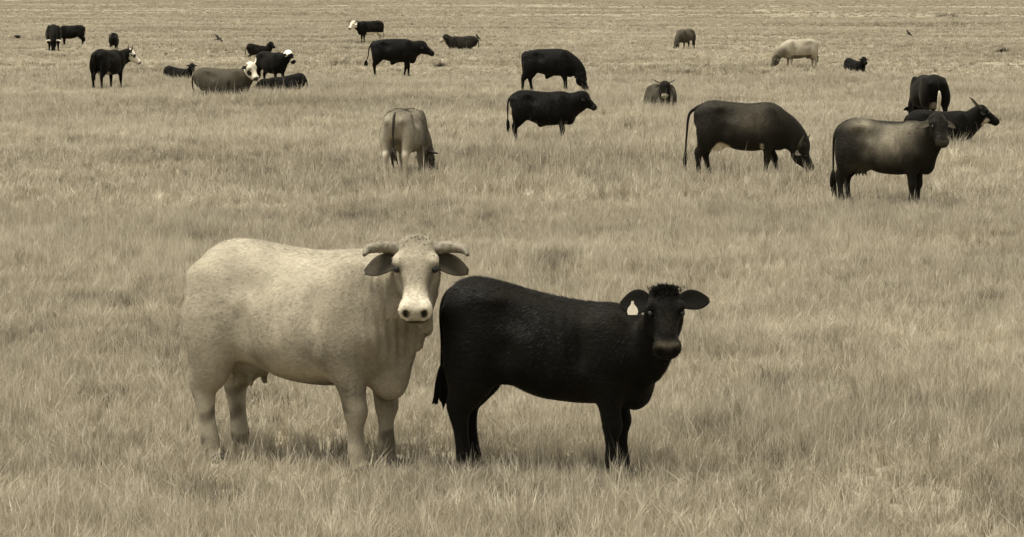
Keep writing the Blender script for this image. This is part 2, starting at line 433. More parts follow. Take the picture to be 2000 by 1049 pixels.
    fr = hframe(poll, hyaw, hpitch, hroll); o_, f_, l_, n_ = fr
    hp = lambda a_, b_, c_: o_+(f_*a_*HX+l_*b_+n_*c_)*hs_
    pk = next(p for p in prof if p[0] == .48); nz = (pk[1]+pk[2])/2; nh = (pk[1]-pk[2])/2
    nb0 = np.array([.44*xs, 0, nz+.04-.35*(1-neckw)+dz])*S
    end = hp(.09, 0, -.125); d_ = end-nb0
    p1 = nb0+np.array([.30*S, 0, .04*S]) if neckmid is None else np.array(neckmid, float)*S
    p2 = end-(f_*.06-n_*.22)*hs_*0.9 if neckmid is None else (end+p1)/2
    p2 = p2+np.array([0, 0, neckdrop*S]); ts = np.linspace(0, 1, 6); NK = []
    ra = list(nh*np.array([.78, .66*neckw, .57*neckw, .49*neckw, .43, .37])); rb = [.225, .205, .175, .15, .132, .115]
    ys = wide*.5+.5
    thin = max(p[3] for p in prof)/0.345
    for t, a_, b_ in zip(ts, ra, rb):
        p = nb0*(1-t)**3+p1*3*t*(1-t)**2+p2*3*t*t*(1-t)+end*t**3
        NK.append((*p, a_*S, b_*S*ys*(0.6+.4*thin)))
    B.chain(NK, k=.09*S, m=3)
    if dewlap > 0:
        DK = []
        for i in range(1, 5):
            c = np.array(NK[i][:3]); tdir = np.array(NK[min(5, i+1)][:3])-np.array(NK[i-1][:3]); tdir /= np.linalg.norm(tdir)
            lt = np.cross((0, 0, 1.0), tdir); lt /= np.linalg.norm(lt)+1e-9; dn = np.cross(tdir, lt)
            if dn[2] > 0: dn = -dn
            c = c+dn*(NK[i][3]*0.98)
            DK.append((*c, .075*S*dewlap*1.3, .035*S))
        b0 = np.array([.60*xs, 0, brisk-.02+dz])*S
        DK = [(*b0, .09*S, .06*S)]+DK
        B.chain(DK, k=.10*S, m=2)
    B.blob(q(.63*xs, 0, brisk+dz), (.10*S, .085*S*ys, .13*S), k=.11*S)      # brisket
    B.loft(HEAD, k=.05*hs_, frame=fr, n=2.5, S=hs_)
    AX = [f_, l_, n_]
    for sd_ in (-1, 1):
        B.blob(hp(.155, sd_*.112, .008), (.045*hs_, .030*hs_, .030*hs_), k=.035*hs_, axes=AX)   # brow
        B.blob(hp(.19, sd_*.085, -.16), (.10*hs_, .040*hs_, .085*hs_), k=.05*hs_, axes=AX)      # cheek
        B.blob(hp(.475, sd_*.062, -.045), (.045*hs_, .034*hs_, .046*hs_), k=.035*hs_, axes=AX)   # muzzle
        B.blob(hp(.205, sd_*.150, -.040), (.030*hs_, .030*hs_, .022*hs_), k=.02*hs_, op=-1, axes=AX)
        if vox < 0.016:
            B.blob(hp(.530, sd_*.056, -.022), (.022*hs_, .021*hs_, .030*hs_), k=.012*hs_, op=-1, axes=AX)   # nostril
            B.blob(hp(.33, sd_*.115, -.06), (.09*hs_, .03*hs_, .05*hs_), k=.05*hs_, op=-1, axes=AX)
    B.blob(hp(.018, 0, .0), (.04*hs_, .085*hs_, .030*hs_), k=.05*hs_, axes=AX)     # poll
    if vox < 0.016: B.blob(hp(.530, 0, -.094), (.07*hs_, .12*hs_, .008*hs_), k=.015*hs_, op=-1, axes=AX)  # mouth
    if udder and not lying:
        B.blob(q(-.46, 0, .65+dz), (.16*S, .13*S*wide, .13*S), k=.07*S)
        for tx in (-.40, -.51):
            for sd_ in (-1, 1):
                B.chain(np.array([(tx, sd_*.07, .55+dz, .022, .022), (tx, sd_*.08, .490+dz, .016, .016)])*S, k=.03*S, m=2, lat=(0, 1, 0))
    if sheath and not lying: B.chain(np.array([(-.02, 0, .62+dz, .10, .07), (-.10, 0, .54+dz, .07, .05), (-.13, 0, .495+dz, .03, .03)])*S, k=.08*S, m=2, lat=(0, 1, 0))
    V, Q = B.build(vox)
    N = vnormals(V, Q)
    H = (V-o_)@np.vstack([f_, l_, n_]).T/hs_; H[:, 0] /= HX
    Pn = V/S
    inh = (H[:, 0] > -.09) & (H[:, 0] < .60) & (np.abs(H[:, 1]) < .18) & (H[:, 2] > -.30) & (H[:, 2] < .09)
    if ribs:
        mk = np.exp(-(((Pn[:, 0]-.02)/.24)**4+((Pn[:, 2]-.95-dz)/.26)**4))*smooth01(np.abs(N[:, 1]), .35, .8)
        V = V+N*(ribs*np.sin((Pn[:, 0]+.12*(Pn[:, 2]-1))*2*math.pi/.085)*mk)[:, None]
    if fold:
        cu = V@l_-o_@l_; hd = np.linalg.norm((V-np.array(NK[3][:3]))[:, :2], axis=1)
        mk = np.exp(-(hd/(.27*S))**2)*(~inh)*smooth01(V[:, 2], .62*S, .85*S)*smooth01(-V[:, 2], -1.42*S, -1.2*S)
        ph = (cu+.016*vnoise(V*np.array([1, 1, .5]), 9, 21))*2*math.pi/.060+1.6*np.sin(V[:, 2]*6)
        am = np.clip(.75+.7*vnoise(V, 6, 22), 0, 1.6)
        V = V+N*(fold*am*(np.sin(ph)-.4)*mk)[:, None]
    c0 = coat if coat is not None else 0.014
    lum = np.full(len(V), c0, float)
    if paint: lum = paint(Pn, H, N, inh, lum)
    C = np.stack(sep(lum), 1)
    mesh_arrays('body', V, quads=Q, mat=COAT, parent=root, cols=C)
    if hair: hair_coat('coat_hair', V, Q, C, root, hair, hairlen, seed, hairw, hairlift)
    # eyes
    for sd_ in (-1, 1):
        ev, eq = sph(hp(.205, sd_*.116, -.010), (.028*hs_, .022*hs_, .022*hs_), 10, 7, AX)
        mesh_arrays('eye', ev, quads=eq, mat=M_EYE, parent=root)
    # ears: length, width, raise (deg), back (deg)
    ec = c0 if earcol is None else earcol
    for sd_, (L, W, up, back) in zip((1, -1), ears):
        v, qd, tr = ear_mesh(L*hs_, W*hs_, cup=0.55, droop=.12)
        u_, b_ = R(up), R(back)
        ex = l_*sd_*math.cos(u_)*math.cos(b_)-f_*math.sin(u_)-n_*math.sin(b_)
        ez = n_*math.cos(b_)+l_*sd_*math.sin(b_); ey = np.cross(ez, ex); ez = np.cross(ex, ey)
        M = np.vstack([ex/np.linalg.norm(ex), ey/np.linalg.norm(ey), ez/np.linalg.norm(ez)])
        r0 = hp(earat, sd_*.105, -.085)
        eo = mesh_arrays('ear', v@M+r0, quads=qd, tris=tr, mat=COAT, parent=root, cols=np.tile(sep(ec), (len(v), 1)))
        if tag and sd_ == -1:
            # a soft plastic tag hung through the ear: narrow neck, round foot, real thickness
            t0 = np.array([.60*L*hs_, 0, .02])@M+r0+np.array([0, 0, -.028])
            outl = [(-.006, .012), (.006, .012), (.009, -.008), (.024, -.030), (.030, -.055), (.024, -.074), (-.024, -.074), (-.030, -.055), (-.024, -.030), (-.009, -.008)]
            tv = []
            hx_ = np.array([math.cos(R(-62)), math.sin(R(-62)), 0.0]); hx_ = l_/np.linalg.norm(l_)
            for dpt in (.006, .0095):
                for a_, b2 in outl: tv.append(t0+hx_*a_*1.15+np.array([0, 0, b2*1.05])+n_*(dpt+.050+.012*max(0, -b2/.07)))
            k_ = len(outl); tq = [(i, (i+1) % k_, k_+(i+1) % k_, k_+i) for i in range(k_)]
            tv.append(np.mean(tv[:k_], 0)); tv.append(np.mean(tv[k_:2*k_], 0))
            tt = [(2*k_, (i+1) % k_, i) for i in range(k_)]+[(2*k_+1, k_+i, k_+(i+1) % k_) for i in range(k_)]
            mesh_arrays('ear_tag', np.array(tv), quads=tq, tris=tt, mat=M_TAG, parent=root, smooth=False)
    # horns
    if horns:
        for sd_, hd in zip((1, -1), horns):
            if hd is None: continue
            K = catmull([(a_, b_*sd_, c_, r) for a_, b_, c_, r in hd], 6)
            pts = o_+(K[:, :1]*f_+K[:, 1:2]*l_+K[:, 2:3]*n_)*hs_
            v, qd, tr = tube(pts, K[:, 3]*hs_, 12, seed=3, rough=.015)
            mesh_arrays('horn', v, quads=qd, tris=tr, mat=hornmat or M_HORN_DARK, parent=root)
    # tail with its switch
    tl = tail if tail else ((-.74, 0, 1.31), (-.86, 0, 1.235), (-.895, .01, 1.12), (-.885, .02, .88), (-.87, .03, .62))
    if lying and not tail: tl = ((-.84, 0, 1.24), (-.92, .05, 1.05), (-.93, .12, .80), (-.86, .25, .58))
    tp_ = np.array(tl, float)*np.array([xs, 1, 1])+np.array([0, 0, dz]); tp_ *= S
    K = catmull(tp_, 5); rr = np.linspace(.034, .013, len(K))*S
    v, qd, tr = tube(K, rr, 8)
    tc_ = c0 if tailcol is None else tailcol
    to = mesh_arrays('tail', v, quads=qd, tris=tr, mat=COAT, parent=root, cols=np.tile(sep(tc_), (len(v), 1)))
    e0 = K[-1]; e1 = K[-1]-K[-3]; e1 = e1/(np.linalg.norm(e1)+1e-9)*.6+np.array([0, 0, -.6]); e1 /= np.linalg.norm(e1)
    sl, sw = (.30, .042) if switch is None else switch[:2]
    scol = tc_*.8 if switch is None or len(switch) < 3 else switch[2]
    tt = np.linspace(0, 1, 7); r_ = np.random.default_rng(seed)
    # switch: a bundle of tapering strands
    VV, QQ, TT = [], [], []; ofs = 0
    for s_ in range(9):
        off = r_.normal(0, .35, 3)*sw*S; spread = r_.normal(0, .6, 3)*sw*S
        pts = np.array([e0-e1*.03*S+e1*sl*S*t*r_.uniform(.85, 1.05)+off*min(1, t*3)+spread*t*t for t in tt])
        v, qd, tr = tube(pts, sw*S*.5*np.array([.6, 1, 1.05, 1, .85, .55, .08]), 6)
        VV.append(v); QQ.append(qd+ofs); TT.append(tr+ofs); ofs += len(v)
    VV = np.vstack(VV)
    mesh_arrays('tail_switch', VV, quads=np.vstack(QQ), tris=np.vstack(TT), mat=COAT, parent=to, cols=np.tile(sep(scol), (len(VV), 1)))
    # tuft of curly hair on the poll
    if tuft:
        cnt, tl_, tcol, tw = tuft
        VV, TT = [], []
        r_ = np.random.default_rng(seed+5)
        for s_ in range(cnt):
            b = hp(abs(r_.normal(.0, .035)), r_.normal(0, tw), .018+r_.normal(0, .006))
            dv = f_*r_.normal(-.25, .6)+n_*r_.uniform(.2, .9)+l_*r_.normal(0, .7); dv /= np.linalg.norm(dv)
            d2 = dv*.3+r_.normal(0, .9, 3)+f_*.3; d2 /= np.linalg.norm(d2)
            ln = tl_*hs_*r_.uniform(.4, 1.2); sd2 = np.cross(dv, n_+r_.normal(0, .5, 3)); sd2 /= np.linalg.norm(sd2)+1e-9
            wd_ = .0028*hs_; m_ = b+dv*ln*.5; t_ = m_+d2*ln*.6; k0 = len(VV)
            VV += [b-sd2*wd_, b+sd2*wd_, m_+sd2*wd_, m_-sd2*wd_, t_]
            TT += [(k0, k0+1, k0+2), (k0, k0+2, k0+3), (k0+3, k0+2, k0+4)]
        o2 = mesh_arrays('forelock', np.array(VV), tris=np.array(TT), mat=COAT, parent=root, cols=np.tile(sep(tcol), (len(VV), 1)))
    return root

# ------------------------------------------------------------------ ground
def ground():
    ys = np.concatenate([np.linspace(-40, 8, 8), 8+np.cumsum(np.geomspace(.35, 60, 210))])
    ts = np.linspace(-1, 1, 121); ts = np.sign(ts)*np.abs(ts)**1.6
    Y = np.repeat(ys, len(ts)); X = np.tile(ts, len(ys))*(np.maximum(Y, 0)*.9+45)
    Z = terrain(X, Y); n = len(ts)
    i = np.arange(len(ys)-1)[:, None]*n+np.arange(n-1)[None]; i = i.ravel()
    m, t, b = new_mat('pasture_soil')
    g = t.nodes.new('ShaderNodeNewGeometry'); n1 = t.nodes.new('ShaderNodeTexNoise'); n1.inputs['Scale'].default_value = .22; n1.inputs['Detail'].default_value = 9
    n1.inputs['Roughness'].default_value = .72
    t.links.new(g.outputs['Position'], n1.inputs['Vector'])
    cr = t.nodes.new('ShaderNodeValToRGB'); cr.color_ramp.elements[0].position = .32; cr.color_ramp.elements[1].position = .68
    cr.color_ramp.elements[0].color = (*sep(.13), 1); cr.color_ramp.elements[1].color = (*sep(.33), 1)
    t.links.new(n1.outputs['Fac'], cr.inputs[0]); t.links.new(cr.outputs[0], b.inputs['Base Color'])
    b.inputs['Roughness'].default_value = 1; b.inputs['Specular IOR Level'].default_value = 0
    o = mesh_arrays('ground', np.stack([X, Y, Z], 1), quads=np.stack([i, i+1, i+n+1, i+n], 1), mat=m)
    o['kind'] = 'structure'
ground()
# ------------------------------------------------------------------ cattle
HORN_OUT = ((.02, .09, -.05, .040), (.0, .17, -.045, .037), (.005, .25, -.03, .031), (.035, .315, -.005, .022), (.07, .34, .02, .006))
HORN_UP = ((.02, .08, -.04, .032), (.0, .15, -.035, .029), (-.05, .22, -.01, .023), (-.12, .26, .02, .014), (-.17, .27, .03, .004))
HORN_TALL = ((.02, .08, -.04, .032), (-.03, .14, -.03, .029), (-.13, .19, .0, .022), (-.23, .20, .03, .013), (-.30, .19, .04, .004))
HORN_WIDE = ((.02, .08, -.04, .026), (-.01, .17, -.02, .023), (-.05, .27, .0, .017), (-.10, .36, .02, .005))
HORN_FWD = ((.02, .08, -.04, .032), (-.01, .18, -.02, .029), (-.06, .26, .05, .022), (-.11, .29, .13, .013), (-.14, .29, .18, .004))
G_HERD = 'cattle grazing and resting in the far pasture'

def p_cream(P, H, N, inh, L):
    x, z = P[:, 0], P[:, 2]
    L = L*(1+.10*vnoise(P, 9, 1)+.06*vnoise(P, 22, 2))
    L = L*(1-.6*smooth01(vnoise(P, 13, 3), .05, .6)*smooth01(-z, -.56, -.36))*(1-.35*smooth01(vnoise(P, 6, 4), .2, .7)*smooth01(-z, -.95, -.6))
    L *= 1-.30*smooth01(x, .42, .78)*(~inh)*smooth01(z, .35, .7)            # tawny neck and brisket
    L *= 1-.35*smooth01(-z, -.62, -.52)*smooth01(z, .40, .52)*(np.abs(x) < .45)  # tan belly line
    L *= 1-.7*np.exp(-(((x+.46)/.17)**2+((z-.62)/.11)**2+(P[:, 1]/.17)**2))     # shadow at the udder painted into the coat
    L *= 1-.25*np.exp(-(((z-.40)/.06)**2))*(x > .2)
    h0 = H[:, 0]
    f = np.where(inh, .30*(1+.10*vnoise(P, 25, 6)), L)
    f = np.where(inh, f*(1-.28*np.exp(-((h0-.29)/.07)**2)*smooth01(np.abs(H[:, 1]), .045, .085)), f)
    f = np.where(inh, f+.12*np.exp(-((h0-.16)/.05)**2)*smooth01(np.abs(H[:, 1]), .075, .11), f)
    f = np.where(inh & (H[:, 2] < -.11), f*.85, f)
    for s_ in (-1, 1): f = np.where(inh, f*(1-.8*np.exp(-(((h0-.205)/.036)**2+((H[:, 1]-s_*.120)/.026)**2+((H[:, 2]+.01)/.030)**2))), f)   # dark lids
    f = np.where(inh, f+(.60-f)*smooth01(h0, .31, .42)*smooth01(H[:, 2]+.4*(h0-.4), -.12, -.07), f)
    nos = np.exp(-(((h0-.530)/.026)**2+((np.abs(H[:, 1])-.056)/.019)**2+((H[:, 2]+.022)/.028)**2))
    f = np.where(inh, f*(1-.97*smooth01(nos, .08, .32)), f)
    pad = smooth01(h0, .49, .515)*smooth01(-np.abs(H[:, 1]), -.05, -.03)
    f = np.where(inh, f*(1-.42*pad), f)
    mo = np.exp(-((H[:, 2]+.092)/.015)**2)*smooth01(h0, .42, .47)
    f = np.where(inh, f*(1-.9*np.clip(mo*1.3, 0, 1)), f)
    f = np.where(inh & (h0 > .40) & (H[:, 2] < -.100) & (H[:, 2] > -.19) & (np.abs(H[:, 1]) < .085), f*.38, f)
    cr = np.exp(-((h0/.05)**2+(H[:, 1]/.06)**2)); f = np.where(inh, f*(1-.5*cr), f)
    return f

def p_calf(P, H, N, inh, L):
    h0 = H[:, 0]; x, y, z = P.T
    f = L*(1+.6*smooth01(z, .95, 1.35)+.7*smooth01(vnoise(P, 5, 7), .0, .8)+.35*vnoise(P, 14, 8))   # overhead light painted on the upper side, plus weathered brownish patches
    f = np.where(inh, L*(1.1+1.3*np.exp(-((h0-.30)/.09)**2)*smooth01(-np.abs(H[:, 1]), -.07, -.02)+.5*np.exp(-((h0-.08)/.08)**2)), f)
    pad = np.exp(-((h0-.485)/.028)**2)*smooth01(H[:, 2], -.09, -.03)*smooth01(-np.abs(H[:, 1]), -.10, -.06)
    f = np.where(inh, f+.075*pad, f)
    nos = np.exp(-(((h0-.530)/.026)**2+((np.abs(H[:, 1])-.056)/.019)**2+((H[:, 2]+.022)/.028)**2))
    f = np.where(inh, f*(1-.95*np.clip(nos*1.8, 0, 1)), f)
    return f

def p_muzzle(v=.18, a=.42):
    def f(P, H, N, inh, L):
        return np.where(inh & (H[:, 0] > a), v, L)
    return f

def p_dun_sheen(P, H, N, inh, L):
    "dark points, pale sheen over the ribs painted into the coat"
    x, y, z = P.T
    s = np.exp(-(((x-.10)/.34)**2+((z-1.12)/.26)**2))*smooth01(np.abs(y), .05, .16)+.7*np.exp(-(((x+.45)/.22)**2+((z-1.36)/.10)**2))+.35*np.exp(-(((x-.42)/.14)**2+((z-1.30)/.12)**2))
    f = L+.21*np.clip(s, 0, 1)*(1+.35*vnoise(P, 7, 9)+.2*vnoise(P, 17, 10))  # coat sheen painted in as a paler tone, broken up by noise
    f = f+.05*np.exp(-(((x+.40)/.18)**2+((z-.63)/.12)**2))
    f = np.where(inh & (H[:, 0] > .49) & (H[:, 2] > -.08), .05, f)
    return f

def p_grazer(P, H, N, inh, L):
    x, y, z = P.T
    f = L+.045*(1+.4*vnoise(P, 6, 31))*np.exp(-(((x-.15)/.32)**2+((z-1.08)/.22)**2))+.015*smooth01(z, 1.2, 1.38)
    ud = np.exp(-(((x+.42)/.20)**2+((z-.60)/.16)**2+(y/.20)**2))
    f = f+.6*smooth01(ud, .14, .36)
    f = f+.28*smooth01(np.exp(-(((x-.32)/.05)**2+((z-.60)/.08)**2)), .4, .8)
    return f

def p_palerump(P, H, N, inh, L):
    x, y, z = P.T
    f = L*(1-.55*smooth01(x, -.25, .1)*smooth01(np.abs(y), .15, .25))
    f = f*(1+.5*smooth01(-x, .72, .80)*smooth01(-z, -1.15, -.8))
    f = f*(1-.38*smooth01(z, 1.18, 1.38))
    f = f*(1+.35*smooth01(-z, -.7, -.5)*(x < -.4))
    return np.where(inh, f*.5, f)

def p_baldy(udv=.0, patch=.45, body=None):
    def f(P, H, N, inh, L):
        h0 = H[:, 0]; x, y, z = P.T
        if udv > 0: L = L+udv*smooth01(np.exp(-(((x+.35)/.30)**2+((z-.58)/.12)**2+(y/.22)**2)), .25, .6)
        wf = inh & (h0 < .49) & ((h0 > .0) | (np.abs(H[:, 1]) < .09)) & (H[:, 2] > -.24)
        out = np.where(wf, .62, L)
        eye = ((h0-.20)/.075)**2+((H[:, 1]-.125)/.06)**2+((H[:, 2]+.05)/.08)**2
        eye2 = ((h0-.20)/.075)**2+((H[:, 1]+.125)/.06)**2+((H[:, 2]+.05)/.08)**2
        if patch > 0: out = np.where(inh & ((eye < patch*2) | (eye2 < patch*2)), .03, out)
        return out
    return f

def p_hereford(P, H, N, inh, L):
    x, y, z = P.T
    f = np.where((z < .70) & (x < .30), .70, L)
    f = np.where((x < -.45) & (z < .55), .55, f)
    return np.where(inh & (H[:, 0] < .50), .62, f)

def p_forehead(P, H, N, inh, L):
    f = np.where(inh & (H[:, 0] < .15) & (H[:, 2] > -.16), .85, L)
    return np.where(inh & (H[:, 0] > .36) & (H[:, 0] < .44), .30, f)

def p_palecow(P, H, N, inh, L):
    x, y, z = P.T
    f = L*(1-.30*np.exp(-(((x+.25)/.22)**2+((z-1.1)/.22)**2)))
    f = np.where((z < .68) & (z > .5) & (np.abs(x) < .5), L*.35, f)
    f = f*(1-.55*smooth01(x, .45, .80)*smooth01(-z, -1.15, -.8)*(z > .5))
    return np.where(inh, .06, f)

def p_brown(P, H, N, inh, L):
    x, y, z = P.T
    f = L*(1-.6*smooth01(-x, .45, .62)*smooth01(-z, -1.15, -1.0))
    return np.where(inh, L*.8, f*(1-.5*smooth01(-z, -.6, -.5)))

def p_lyingbrown(P, H, N, inh, L):
    h0 = H[:, 0]; f = L*(1+.6*smooth01(P[:, 0], .0, -.8)*0+.5*smooth01(P[:, 2], .3, .75))
    wf = inh & (H[:, 2] > -.22)
    f = np.where(wf, .62, f)
    for s in (-1, 1):
        e = ((h0-.27)/.14)**2+((H[:, 1]-s*.12)/.05)**2+((H[:, 2]+.10)/.07)**2
        f = np.where(inh & (e < 1), .03, f)
    return np.where(inh & (h0 > .50), .06, f)

# the two in front
HORN_CREAM = ((.045, .09, -.05, .041), (.032, .16, -.04, .039), (.040, .235, -.02, .035), (.072, .29, .01, .027), (.12, .312, .035, .011))
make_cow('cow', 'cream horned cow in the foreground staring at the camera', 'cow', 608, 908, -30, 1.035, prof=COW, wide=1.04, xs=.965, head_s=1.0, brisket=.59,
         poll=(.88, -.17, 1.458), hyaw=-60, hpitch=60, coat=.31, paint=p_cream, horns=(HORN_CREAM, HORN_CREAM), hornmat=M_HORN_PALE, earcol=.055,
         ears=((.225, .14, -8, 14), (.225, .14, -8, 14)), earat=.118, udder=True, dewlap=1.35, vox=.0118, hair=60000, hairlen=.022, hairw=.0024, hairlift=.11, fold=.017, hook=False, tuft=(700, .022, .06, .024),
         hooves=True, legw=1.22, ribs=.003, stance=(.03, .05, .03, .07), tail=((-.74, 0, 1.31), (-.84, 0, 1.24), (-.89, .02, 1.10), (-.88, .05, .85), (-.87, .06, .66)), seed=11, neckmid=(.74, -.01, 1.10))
make_cow('calf', 'black calf with a pale tag in its ear, standing before the cream cow', 'calf', 1087, 932, -12, .87, prof=YOUNG, xs=.965, poll=(.85, -.33, 1.425), hyaw=-74, hpitch=60, hroll=0,
         coat=.0048, paint=p_calf, dewlap=.55, vox=.0115, hair=50000, hairlen=.027, hairw=.0023, hairlift=.15, tuft=(2200, .046, .005, .038), hooves=True, head_s=.98, leg=1.06, legw=1.15, ribs=.0035, neckw=.95,
         ears=((.24, .165, 12, 6), (.22, .20, 4, 10)), earat=.085, earcol=.005, tag=True, stance=(.05, .03, .04, .05), tail=((-.72, 0, 1.35), (-.83, 0, 1.30), (-.885, 0, 1.17), (-.88, .0, .92), (-.89, 0, .74)), switch=(.33, .045), seed=12, neckmid=(.70, -.08, .88), neckdrop=-.06, brisket=.63)
# the middle distance
make_cow('cow', 'dark cow with a pale sheen on its back standing at the right, head turned to the camera', 'cow', 1735, 409, -24, .875, prof=COW, wide=.92, leg=1.07, poll=(.85, -.20, 1.50), hyaw=-52, hpitch=52, coat=.012, paint=p_dun_sheen, hair=18000, hairlen=.032, hairw=.005, hairlift=.12,
         udder=True, dewlap=.9, vox=.016, ribs=.003, earcol=.05, ears=((.22, .12, -6, 14), (.22, .12, -6, 14)), seed=21, tail=((-.74, 0, 1.31), (-.84, 0, 1.24), (-.905, 0, 1.10), (-.92, 0, .82), (-.92, 0, .55)), switch=(.42, .05), legw=1.05)
make_cow('cow', 'dark horned cow with a white udder grazing side on, facing right', 'cow', 1452, 352, -4, .905, prof=COW, poll=(1.03, 0, .60), hyaw=-12, hpitch=60, head_s=.95, coat=.014, paint=p_grazer, horns=(HORN_FWD, HORN_FWD), hair=18000, hairlen=.032, hairw=.005, hairlift=.12,
         udder=True, vox=.016, earcol=.12, tail=((-.74, 0, 1.31), (-.84, 0, 1.26), (-.96, 0, 1.14), (-1.0, 0, .8), (-1.02, 0, .5)), tailcol=.01, switch=(.45, .035), seed=22, stance=(.18, -.05, .12, -.06))
make_cow('cow', 'pale brown cow grazing with its rump to the camera', 'cow', 792, 351, 77, .83, prof=COW, wide=1.02, poll=(.98, -.17, .52), hyaw=-45, hpitch=58, coat=.25, paint=p_palerump, horns=(HORN_OUT, HORN_OUT), hair=18000, hairlen=.032, hairw=.005, hairlift=.12,
         vox=.016, earcol=.12, tail=((-.74, 0, 1.31), (-.84, 0, 1.24), (-.92, 0, 1.05), (-.92, .0, .85), (-.90, 0, .62)), tailcol=.03, switch=(.26, .06, .02), seed=23, stance=(.0, .0, .0, .0), legw=1.1)
make_cow('bull', 'young black bull standing side on in front of the black grazing bull', 'bull', 1064, 285, -2, .765, prof=COW, poll=(.97, 0, 1.29), hyaw=-4, hpitch=40, coat=.0046, sheath=True, vox=.018, hair=12000, hairlen=.035, hairw=.006, hairlift=.12, seed=24, dewlap=.9,
         tail=((-.74, 0, 1.31), (-.84, 0, 1.24), (-.92, 0, 1.10), (-.93, 0, .85), (-.93, 0, .66)), head_s=.95, paint=p_muzzle(.02))
make_cow('bull', 'black bull grazing with lowered head just behind the young black bull', 'bull', 1075, 184, -10, .92, prof=STEER, poll=(1.0, -.05, .62), hyaw=-25, hpitch=62, coat=.005, vox=.02, sheath=True, hair=9000, hairlen=.04, hairw=.008, hairlift=.12, seed=25, ears=((.2, .11, 20, 0), (.2, .11, 12, 0)), stance=(.0, .12, .12, -.12))
make_cow('cow', 'black cow seen from behind at the far right with a pale tail tip', 'cow', 1813, 252, 98, .86, prof=COW, wide=1.28, poll=(1.1, .1, .6), hyaw=10, hpitch=60, coat=.0048, udder=True, vox=.02, seed=26,
         paint=lambda P, H, N, inh, L: L+.22*smooth01(np.exp(-(((P[:, 0]+.5)/.2)**2+((P[:, 2]-.62)/.11)**2+(P[:, 1]/.16)**2)), .3, .6),
         tail=((-.74, 0, 1.31), (-.84, 0, 1.24), (-.92, -.0, 1.14), (-.93, -.02, 1.05), (-.93, -.02, .98)), switch=(.60, .040, .45))
make_cow('cow', 'black horned cow lying at the far right edge behind the pale backed cow', 'cow', 1838, 287, 8, .80, lying=True, poll=(.97, .0, .95), hyaw=-10, hpitch=34, head_s=1.15, coat=.005, paint=lambda P, H, N, inh, L: np.where(inh & (H[:, 0] > .22) & (H[:, 0] < .32) & (H[:, 2] < -.12), .35, L),
         horns=(HORN_TALL, HORN_TALL), vox=.02, seed=27, prof=COW, dewlap=.8)
make_cow('cow', 'horned brown cow with a pale muzzle lying face on to the camera', 'cow', 1292, 218, -72, .76, lying=True, wide=1.15, poll=(.78, -.20, .97), hyaw=-18, hpitch=62, coat=.042, paint=lambda P, H, N, inh, L: np.where(inh, np.where((H[:, 0] > .42) & (H[:, 2] > -.12), .22, .010), L), horns=(HORN_WIDE, HORN_WIDE), vox=.02, seed=28, prof=COW, dewlap=.5)
make_cow('steer', 'black steer standing side on near the top centre, facing right', 'steer', 772, 153, 0, .95, prof=STEER, poll=(.98, 0, 1.23), hyaw=-8, hpitch=36, head_s=1.1, coat=.005, sheath=True, vox=.02, hair=8000, hairlen=.04, hairw=.008, hairlift=.12, seed=29, stance=(.05, -.10, .0, .02), dewlap=.6,
         tail=((-.74, 0, 1.31), (-.84, 0, 1.22), (-.93, -.02, 1.05), (-.96, -.06, .80), (-1.02, -.12, .60)), switch=(.2, .05), group=G_HERD)
# the left far group
make_cow('cow', 'brown horned cow with a white face lying at the left, facing right', 'cow', 436, 192, -8, .95, lying=True, prof=COW, poll=(.86, -.18, 1.02), hyaw=-32, hpitch=56, coat=.038, paint=p_lyingbrown, horns=(HORN_UP, HORN_UP), hornmat=M_HORN_WHITE, vox=.02, seed=31, earcol=.02)
make_cow('cow', 'black cow with a white forehead standing among the resting cattle', 'cow', 532, 170, -48, .78, prof=COW, poll=(.98, .06, 1.40), hyaw=10, hpitch=50, coat=.0044, paint=p_forehead, vox=.02, seed=32)
make_cow('calf', 'black calf lying flat below the white foreheaded cow, rump to the right', 'calf', 556, 187, 176, .70, lying=True, prof=YOUNG, poll=(.95, -.05, .55), hyaw=-20, hpitch=25, coat=.0044, vox=.022, seed=33)
make_cow('calf', 'dark calf resting behind the white foreheaded cow', 'calf', 506, 113, 35, .66, lying=True, prof=YOUNG, poll=(.78, -.12, 1.0), hyaw=-75, hpitch=40, coat=.006, vox=.026, seed=34)
make_cow('calf', 'small black calf lying alone at the left with its head up', 'calf', 349, 160, -16, .57, lying=True, prof=YOUNG, poll=(.86, -.1, 1.06), hyaw=-55, hpitch=46, coat=.006, vox=.022, seed=35, ears=((.22, .12, 0, 5), (.22, .12, 0, 5)))
make_cow('cow', 'black cow with a white horned face standing three quarters from behind', 'cow', 213, 177, 66, .89, prof=COW, poll=(1.05, -.22, 1.30), hyaw=-46, hpitch=44, coat=.0048, paint=p_baldy(.32, .30), horns=(HORN_FWD, HORN_FWD), vox=.02, udder=True, seed=36, stance=(.0, .05, .05, -.05))
make_cow('calf', 'small black calf standing face on behind the white faced cow at the left', 'calf', 222, 103, -88, .64, prof=YOUNG, wide=1.15, poll=(.95, .04, 1.40), hyaw=14, hpitch=45, coat=.0048, vox=.026, seed=37)
make_cow('bull', 'big black horned bull grazing head on at the far left', 'bull', 105, 105, -82, .95, prof=STEER, wide=1.18, poll=(.98, -.02, .66), hyaw=-4, hpitch=72, coat=.0048, horns=(HORN_OUT, HORN_OUT), hornmat=M_HORN_WHITE, vox=.026, seed=38, dewlap=.9)
make_cow('cow', 'black cow grazing side on behind the big bull at the far left', 'cow', 139, 92, 178, .76, prof=COW, poll=(1.05, .05, .58), hyaw=8, hpitch=60, coat=.0046, vox=.026, seed=39)
